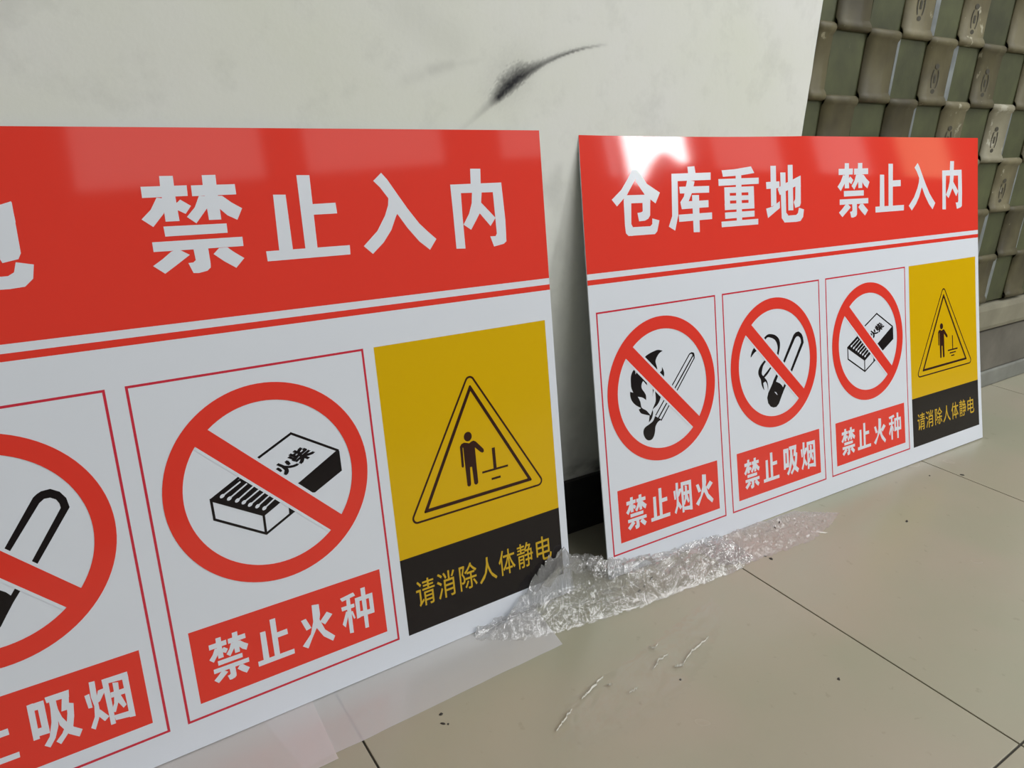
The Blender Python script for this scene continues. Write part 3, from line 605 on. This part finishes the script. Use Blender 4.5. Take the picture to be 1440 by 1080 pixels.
# ------------------------------------------------------------------ milky protective sheets under the near sign
def filmmat(name, col, alpha, rough, bump=0.0, bscale=30, tint=(1, 1, 1), translucent=.4, refl=.12):
    """thin plastic: part clear, part milky, with a glossy skin"""
    m = bpy.data.materials.new(name); m.use_nodes = True; nt = m.node_tree; nt.nodes.clear()
    out = nt.nodes.new('ShaderNodeOutputMaterial'); tr = nt.nodes.new('ShaderNodeBsdfTransparent'); tr.inputs[0].default_value = (*tint, 1)
    di = nt.nodes.new('ShaderNodeBsdfDiffuse'); di.inputs[0].default_value = (*col, 1); tl = nt.nodes.new('ShaderNodeBsdfTranslucent'); tl.inputs[0].default_value = (*col, 1)
    ms = nt.nodes.new('ShaderNodeMixShader'); ms.inputs[0].default_value = translucent; nt.links.new(di.outputs[0], ms.inputs[1]); nt.links.new(tl.outputs[0], ms.inputs[2])
    m2 = nt.nodes.new('ShaderNodeMixShader'); m2.inputs[0].default_value = alpha; nt.links.new(tr.outputs[0], m2.inputs[1]); nt.links.new(ms.outputs[0], m2.inputs[2])
    gl = nt.nodes.new('ShaderNodeBsdfGlossy'); gl.inputs['Roughness'].default_value = rough
    fr_ = nt.nodes.new('ShaderNodeLayerWeight'); fr_.inputs['Blend'].default_value = .25; rf = nt.nodes.new('ShaderNodeMapRange'); rf.inputs['To Min'].default_value = refl * .35; rf.inputs['To Max'].default_value = refl * 3; nt.links.new(fr_.outputs['Facing'], rf.inputs['Value'])
    m3 = nt.nodes.new('ShaderNodeMixShader'); nt.links.new(rf.outputs[0], m3.inputs[0]); nt.links.new(m2.outputs[0], m3.inputs[1]); nt.links.new(gl.outputs[0], m3.inputs[2])
    if bump:
        tc = nt.nodes.new('ShaderNodeTexCoord'); n = nt.nodes.new('ShaderNodeTexNoise'); n.inputs['Scale'].default_value = bscale; n.inputs['Detail'].default_value = 4; nt.links.new(tc.outputs['Object'], n.inputs['Vector'])
        bp = nt.nodes.new('ShaderNodeBump'); bp.inputs['Strength'].default_value = bump; bp.inputs['Distance'].default_value = .003; nt.links.new(n.outputs['Fac'], bp.inputs['Height'])
        for q in (gl, di): nt.links.new(bp.outputs['Normal'], q.inputs['Normal'])
    nt.links.new(m3.outputs[0], out.inputs[0]); return m
M_milky = filmmat('milky_film', (0.83, 0.82, 0.83), .80, .22, .25, 14)
M_milky2 = filmmat('milky_reflection_film', (0.86, 0.81, 0.81), .84, .22, .25, 10)  # pink tint paints the sign's red reflection into the sheet colour
M_cling = filmmat('clear_stretch_film', (0.90, 0.90, 0.92), .18, .06, .6, 240, refl=.36)
M_clear = filmmat('thin_clear_film', (0.75, 0.73, 0.68), .02, .10, refl=.04)

def sheet(name, corners, nu, nv, z, amp, m, label, cat, seed, th=.0003, lift=None):
    o_ = Vector((sum(c[0] for c in corners) / 4, sum(c[1] for c in corners) / 4, 0)); bm = bmesh.new(); g = []
    for j in range(nv + 1):
        row = []
        for i in range(nu + 1):
            a, b2 = i / nu, j / nv
            x = (corners[0][0] * (1 - a) + corners[1][0] * a) * (1 - b2) + (corners[3][0] * (1 - a) + corners[2][0] * a) * b2
            y = (corners[0][1] * (1 - a) + corners[1][1] * a) * (1 - b2) + (corners[3][1] * (1 - a) + corners[2][1] * a) * b2
            zz = z + amp * (fbm(x * 9, y * 14, seed) * .5 + .5) * (1 - b2) + (lift(x, y) if lift else 0)
            y += .0012 * noise.noise(Vector((x * 25, seed, 0))) if j == 0 else 0
            row.append(bm.verts.new((x - o_.x, y - o_.y, zz)))
        g.append(row)
    for j in range(nv):
        for i in range(nu): bm.faces.new((g[j][i], g[j][i + 1], g[j + 1][i + 1], g[j + 1][i]))
    q = bm_obj(name, bm, m, None, True); q.location = o_; tag(q, label, cat, 'milky film sheets under the near sign'); return q
sheet('film_sheet', ((0.150, 0.5675), (0.4815, 0.579), (0.500, 0.700), (0.125, 0.700)), 60, 14, .0005, .0007, M_milky, 'milky plastic sheet flat on the tiles below the near sign, ending at the crumpled film', 'plastic sheet', 3.0)
sheet('film_sheet', ((-0.50, 0.548), (0.184, 0.561), (0.190, 0.700), (-0.50, 0.690)), 90, 14, .0009, .0010, M_milky2, 'white plastic sheet with a painted pink reflection, flat below the near sign, lower left, overlapping the other sheet', 'plastic sheet', 11.0)

# ------------------------------------------------------------------ crumpled stretch film
def inside(x, y, P):
    c = False; n = len(P)
    for i in range(n):
        (x1, y1), (x2, y2) = P[i], P[i - 1]
        if (y1 > y) != (y2 > y) and x < (x2 - x1) * (y - y1) / (y2 - y1) + x1: c = not c
    return c
def edge_d(x, y, P):
    m = 9
    for i in range(len(P)):
        (x1, y1), (x2, y2) = P[i], P[i - 1]; dx, dy = x2 - x1, y2 - y1
        t = max(0, min(1, ((x - x1) * dx + (y - y1) * dy) / (dx * dx + dy * dy))); m = min(m, math.hypot(x - x1 - t * dx, y - y1 - t * dy))
    return m
def board_front(x):
    """depth of the front face at floor level of whichever sign stands at x, else None"""
    if x <= .5577: return place(1, 1000 + (x - .5577) * 1000, H)
    if x >= .620: return place(2, (x - .620) * 1000, H)
    return None
def crumple(name, P, hfun, step, amp, m, label, seed, jit=.35, flat=True, smooth=False, cat='plastic film'):
    xs_ = [p[0] for p in P]; ys_ = [p[1] for p in P]; ox, oy = sum(xs_) / len(P), sum(ys_) / len(P)
    bm = bmesh.new(); V = {}
    nx_, ny_ = int((max(xs_) - min(xs_)) / step) + 1, int((max(ys_) - min(ys_)) / step) + 1
    rnd = random.Random(seed)
    def vert(i, j):
        if (i, j) in V: return V[(i, j)]
        rr = random.Random(seed * 7919 + i * 131 + j * 17)
        x = min(xs_) + i * step + rr.uniform(-jit, jit) * step; y = min(ys_) + j * step + rr.uniform(-jit, jit) * step
        wx_ = x + .02 * noise.noise(Vector((x * 30, y * 30, seed + 20))); wy_ = y + .012 * noise.noise(Vector((x * 26, y * 30, seed + 30)))
        n1_ = 1 - abs(noise.noise(Vector((wx_ * 24, wy_ * 62, seed)))) * 2.4; n2_ = 1 - abs(noise.noise(Vector((wx_ * 60, wy_ * 150, seed + 4)))) * 2.4; n3_ = 1 - abs(noise.noise(Vector((wx_ * 150, wy_ * 330, seed + 9)))) * 2.4
        e = min(1, edge_d(x, y, [p for p in P if not (p[1] > .675 and p[0] < .5577)] + ([(.600, .712)] if P[0][0] < .4 else [])) / .012) if inside(x, y, P) else 0
        h = hfun(x, y)
        z = .0008 + h * (.65 + .35 * n1_) * e + amp * e * max(0, (.5 * n1_ + .3 * n2_ + .25 * n3_))
        bf = board_front(x)      # stay in front of the leaning board
        if bf is not None and z > 0:
            lim = bf.y + z * .235 - .004
            if y > lim: y = lim - .002 * rr.random()
        V[(i, j)] = bm.verts.new((x - ox, y - oy, max(.0008, z))); return V[(i, j)]
    for i in range(nx_):
        for j in range(ny_):
            cx, cy_ = min(xs_) + (i + .5) * step, min(ys_) + (j + .5) * step
            if inside(cx, cy_, P):
                a, b_, c_, d_ = vert(i, j), vert(i + 1, j), vert(i + 1, j + 1), vert(i, j + 1)
                bm.faces.new((a, b_, c_)); bm.faces.new((a, c_, d_))
    q = bm_obj(name, bm, m, None, smooth); q.location = (ox, oy, 0); tag(q, label, cat); return q
def g2(x, y, cx, cy, sx, sy): return math.exp(-((x - cx) / sx) ** 2 - ((y - cy) / sy) ** 2)
BACK_Y = .6505
P_heap = [(0.395, 0.640), (0.440, 0.612), (0.486, 0.600), (0.520, 0.594), (0.619, 0.582), (0.700, 0.578), (0.745, 0.574), (0.800, 0.572), (0.845, 0.578), (0.845, 0.66), (0.625, 0.662), (0.618, 0.69), (0.600, 0.712), (0.575, 0.708), (0.560, 0.690), (0.5575, 0.682), (0.40, 0.682), (0.398, 0.660)]
def h_heap(x, y):
    h = .060 * math.exp(-((x - .533) / (.055 if x < .533 else .036)) ** 2 - ((min(y, .668) - .668) / .034) ** 2) + .012 * g2(x, y, .46, .655, .035, .03) + .030 * g2(x, y, .60, .655, .05, .05) + .026 * g2(x, y, .665, .622, .05, .03) + .012 * g2(x, y, .76, .62, .08, .03)
    return h
crumple('stretch_film', P_heap, h_heap, .0024, .0095, M_cling, 'crumpled clear stretch film heaped at the gap between both signs, climbing the near one', 3, jit=.45)
P_run = [(0.79, 0.590), (0.83, 0.576), (0.90, 0.570), (0.965, 0.566), (1.03, 0.580), (1.075, 0.596), (1.01, 0.640), (0.90, 0.652), (0.78, 0.655)]
run = crumple('stretch_film', P_run, lambda x, y: .008 * g2(x, y, .88, .62, .09, .03), .0028, .0042, filmmat('pinkish_stretch_film', (0.84, 0.74, 0.75), .36, .14, .3, 220), 'flat wrinkled pinkish film along the bottom edge of the farther sign', 8)
# faint clear scrap lying on the open floor
P_scrap = [(0.385, 0.470), (0.400, 0.440), (0.470, 0.430), (0.548, 0.440), (0.610, 0.462), (0.665, 0.492), (0.705, 0.520), (0.712, 0.545), (0.660, 0.540), (0.600, 0.525), (0.510, 0.512), (0.430, 0.500)]
scrap = crumple('film_scrap', P_scrap, lambda x, y: .0022 * (1 + noise.noise(Vector((x * 20, y * 20, 2)))), .0045, .0012, M_clear, 'thin clear film scrap with painted crease glints lying on the open tiles', 21, smooth=True, cat='plastic film')
M_glint = mat('painted_glint', (0.80, 0.79, 0.72), .25, .7)  # near-white colour paints the glints on the clear film's ridges
def crease_glint(pts, w, parent):
    bm = bmesh.new(); prev = None; N = 24
    loc = parent.location
    for q in range(N + 1):
        t = q / N * (len(pts) - 1); i = min(int(t), len(pts) - 2); f = t - i
        x = pts[i][0] * (1 - f) + pts[i + 1][0] * f + .0018 * noise.noise(Vector((q * .9, pts[0][0] * 50, 0))); y = pts[i][1] * (1 - f) + pts[i + 1][1] * f + .0018 * noise.noise(Vector((q * .9, pts[0][1] * 50, 7)))
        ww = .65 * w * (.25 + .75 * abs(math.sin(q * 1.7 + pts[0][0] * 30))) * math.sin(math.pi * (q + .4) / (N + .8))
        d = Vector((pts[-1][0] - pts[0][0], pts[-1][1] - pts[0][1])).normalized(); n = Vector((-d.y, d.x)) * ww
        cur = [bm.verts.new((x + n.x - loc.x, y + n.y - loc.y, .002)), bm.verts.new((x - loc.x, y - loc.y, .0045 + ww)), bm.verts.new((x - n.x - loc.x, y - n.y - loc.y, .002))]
        if prev: bm.faces.new((prev[0], cur[0], cur[1], prev[1])); bm.faces.new((prev[1], cur[1], cur[2], prev[2]))
        prev = cur
    return bm_obj('crease_glint', bm, M_glint, parent)
from mathutils import geometry
def floor_pt(px, py):
    d = fw + rt * ((px - 720) / 1045.27) - up * ((py - 540) / 1045.27); t = -CAM_Z / d.z; return (d.x * t, d.y * t)
for pts, w in (([(818, 985), (832, 970), (848, 953)], .0016), ([(782, 1030), (794, 1014), (804, 1000)], .0012), ([(961, 935), (972, 918), (985, 908), (996, 898)], .0014), ([(948, 940), (955, 938), (962, 937)], .0016), ([(919, 943), (926, 930), (940, 922)], .0008), ([(912, 912), (920, 914), (926, 906)], .0008), ([(884, 977), (891, 973), (896, 969)], .0007), ([(854, 966), (860, 964)], .0007)):
    crease_glint([floor_pt(*p) for p in pts], w, scrap)

# ------------------------------------------------------------------ small debris on the tiles
M_speck = mat('dark_speck', (0.035, 0.03, 0.025), .8)
M_sliver = mat('white_sliver', (0.80, 0.78, 0.72), .4)
def fleck(name, px, py, r, m, label, cat, group=None, stretch=1.0, ang=0.0):
    x, y = floor_pt(px, py); bm = bmesh.new(); n = 7; top = bm.verts.new((0, 0, r * .45 + .0006)); rr = random.Random(int(px * 7 + py)); ring_ = []; low = []
    for k in range(n):
        a = 2 * math.pi * k / n; q = r * rr.uniform(.6, 1.25); p = Matrix.Rotation(ang, 2) @ Vector((math.cos(a) * q * stretch, math.sin(a) * q))
        ring_.append(bm.verts.new((p.x, p.y, r * .22 + .0004))); low.append(bm.verts.new((p.x * .9, p.y * .9, 0)))
    for k in range(n):
        bm.faces.new((top, ring_[k], ring_[(k + 1) % n])); bm.faces.new((ring_[k], low[k], low[(k + 1) % n], ring_[(k + 1) % n]))
    bm.faces.new(low[::-1])
    o = bm_obj(name, bm, m); o.location = (x, y, 0); tag(o, label, cat, group); return o
g = 'specks of debris on the tiles'
for q in [o for o in scrap.children]: q.scale.z = .8
fleck('grit_speck', 620, 1004.5, .0016, M_speck, 'triangular dark speck just off the milky sheet edge, topmost of three', 'debris', g, 1.6, .3)
fleck('grit_speck', 623, 1018, .0013, M_speck, 'thin dark speck below the milky sheet, left of a round one', 'debris', g, 2.0, -.8)
fleck('grit_speck', 630, 1018.5, .0012, M_speck, 'round dark speck below the milky sheet, right of a thin one', 'debris', g)
fleck('grit_speck', 1076, 782, .0022, M_speck, 'brown speck on the tile joint side near the pinkish film, left of its twin', 'debris', g, 1.4, .4)
fleck('grit_speck', 1084, 786, .0024, M_speck, 'brown speck near the pinkish film, right of its twin', 'debris', g, 1.2, 1.2)
fleck('grit_speck', 1179, 955, .0019, M_speck, 'dark speck alone on the tile at right, far from the signs', 'debris', g, 1.2, .2)
fleck('grit_speck', 1275, 733, .0019, M_speck, 'small dark speck in the open tile below the farther sign', 'debris', g, 2.0, .4)
fleck('grit_speck', 957, 956, .0016, M_speck, 'dark ring-like speck beside the clear film scrap', 'debris', g)
fleck('grit_speck', 1307, 669, .0016, M_speck, 'tiny dark speck near the far corner of the farther sign', 'debris', g)
fleck('grit_speck', 1353, 668, .0022, M_speck, 'thin dark speck at the end of the far tile joint', 'debris', g, 2.0, -.6)
fleck('plastic_sliver', 1152, 749, .0022, M_sliver, 'white plastic sliver lying at the tip of the pinkish film', 'plastic scrap', None, 5.5, -.62 )
for i, (px, py, a) in enumerate(((1095, 740, .3), (1078, 752, -.3), (1088, 746, 1), (1038, 778, .1), (1030, 774, .7), (915, 822, .2), (905, 833, .4), (898, 840, .1), (940, 812, .3))):
    x, y = floor_pt(px, py)
    o = fleck('dark_flake', px, py, .0015, M_speck, None, None, None, 3.2, a + .2)
    o.location.z = .010 if i > 4 else .006
    o.location -= run.location; o.parent = run
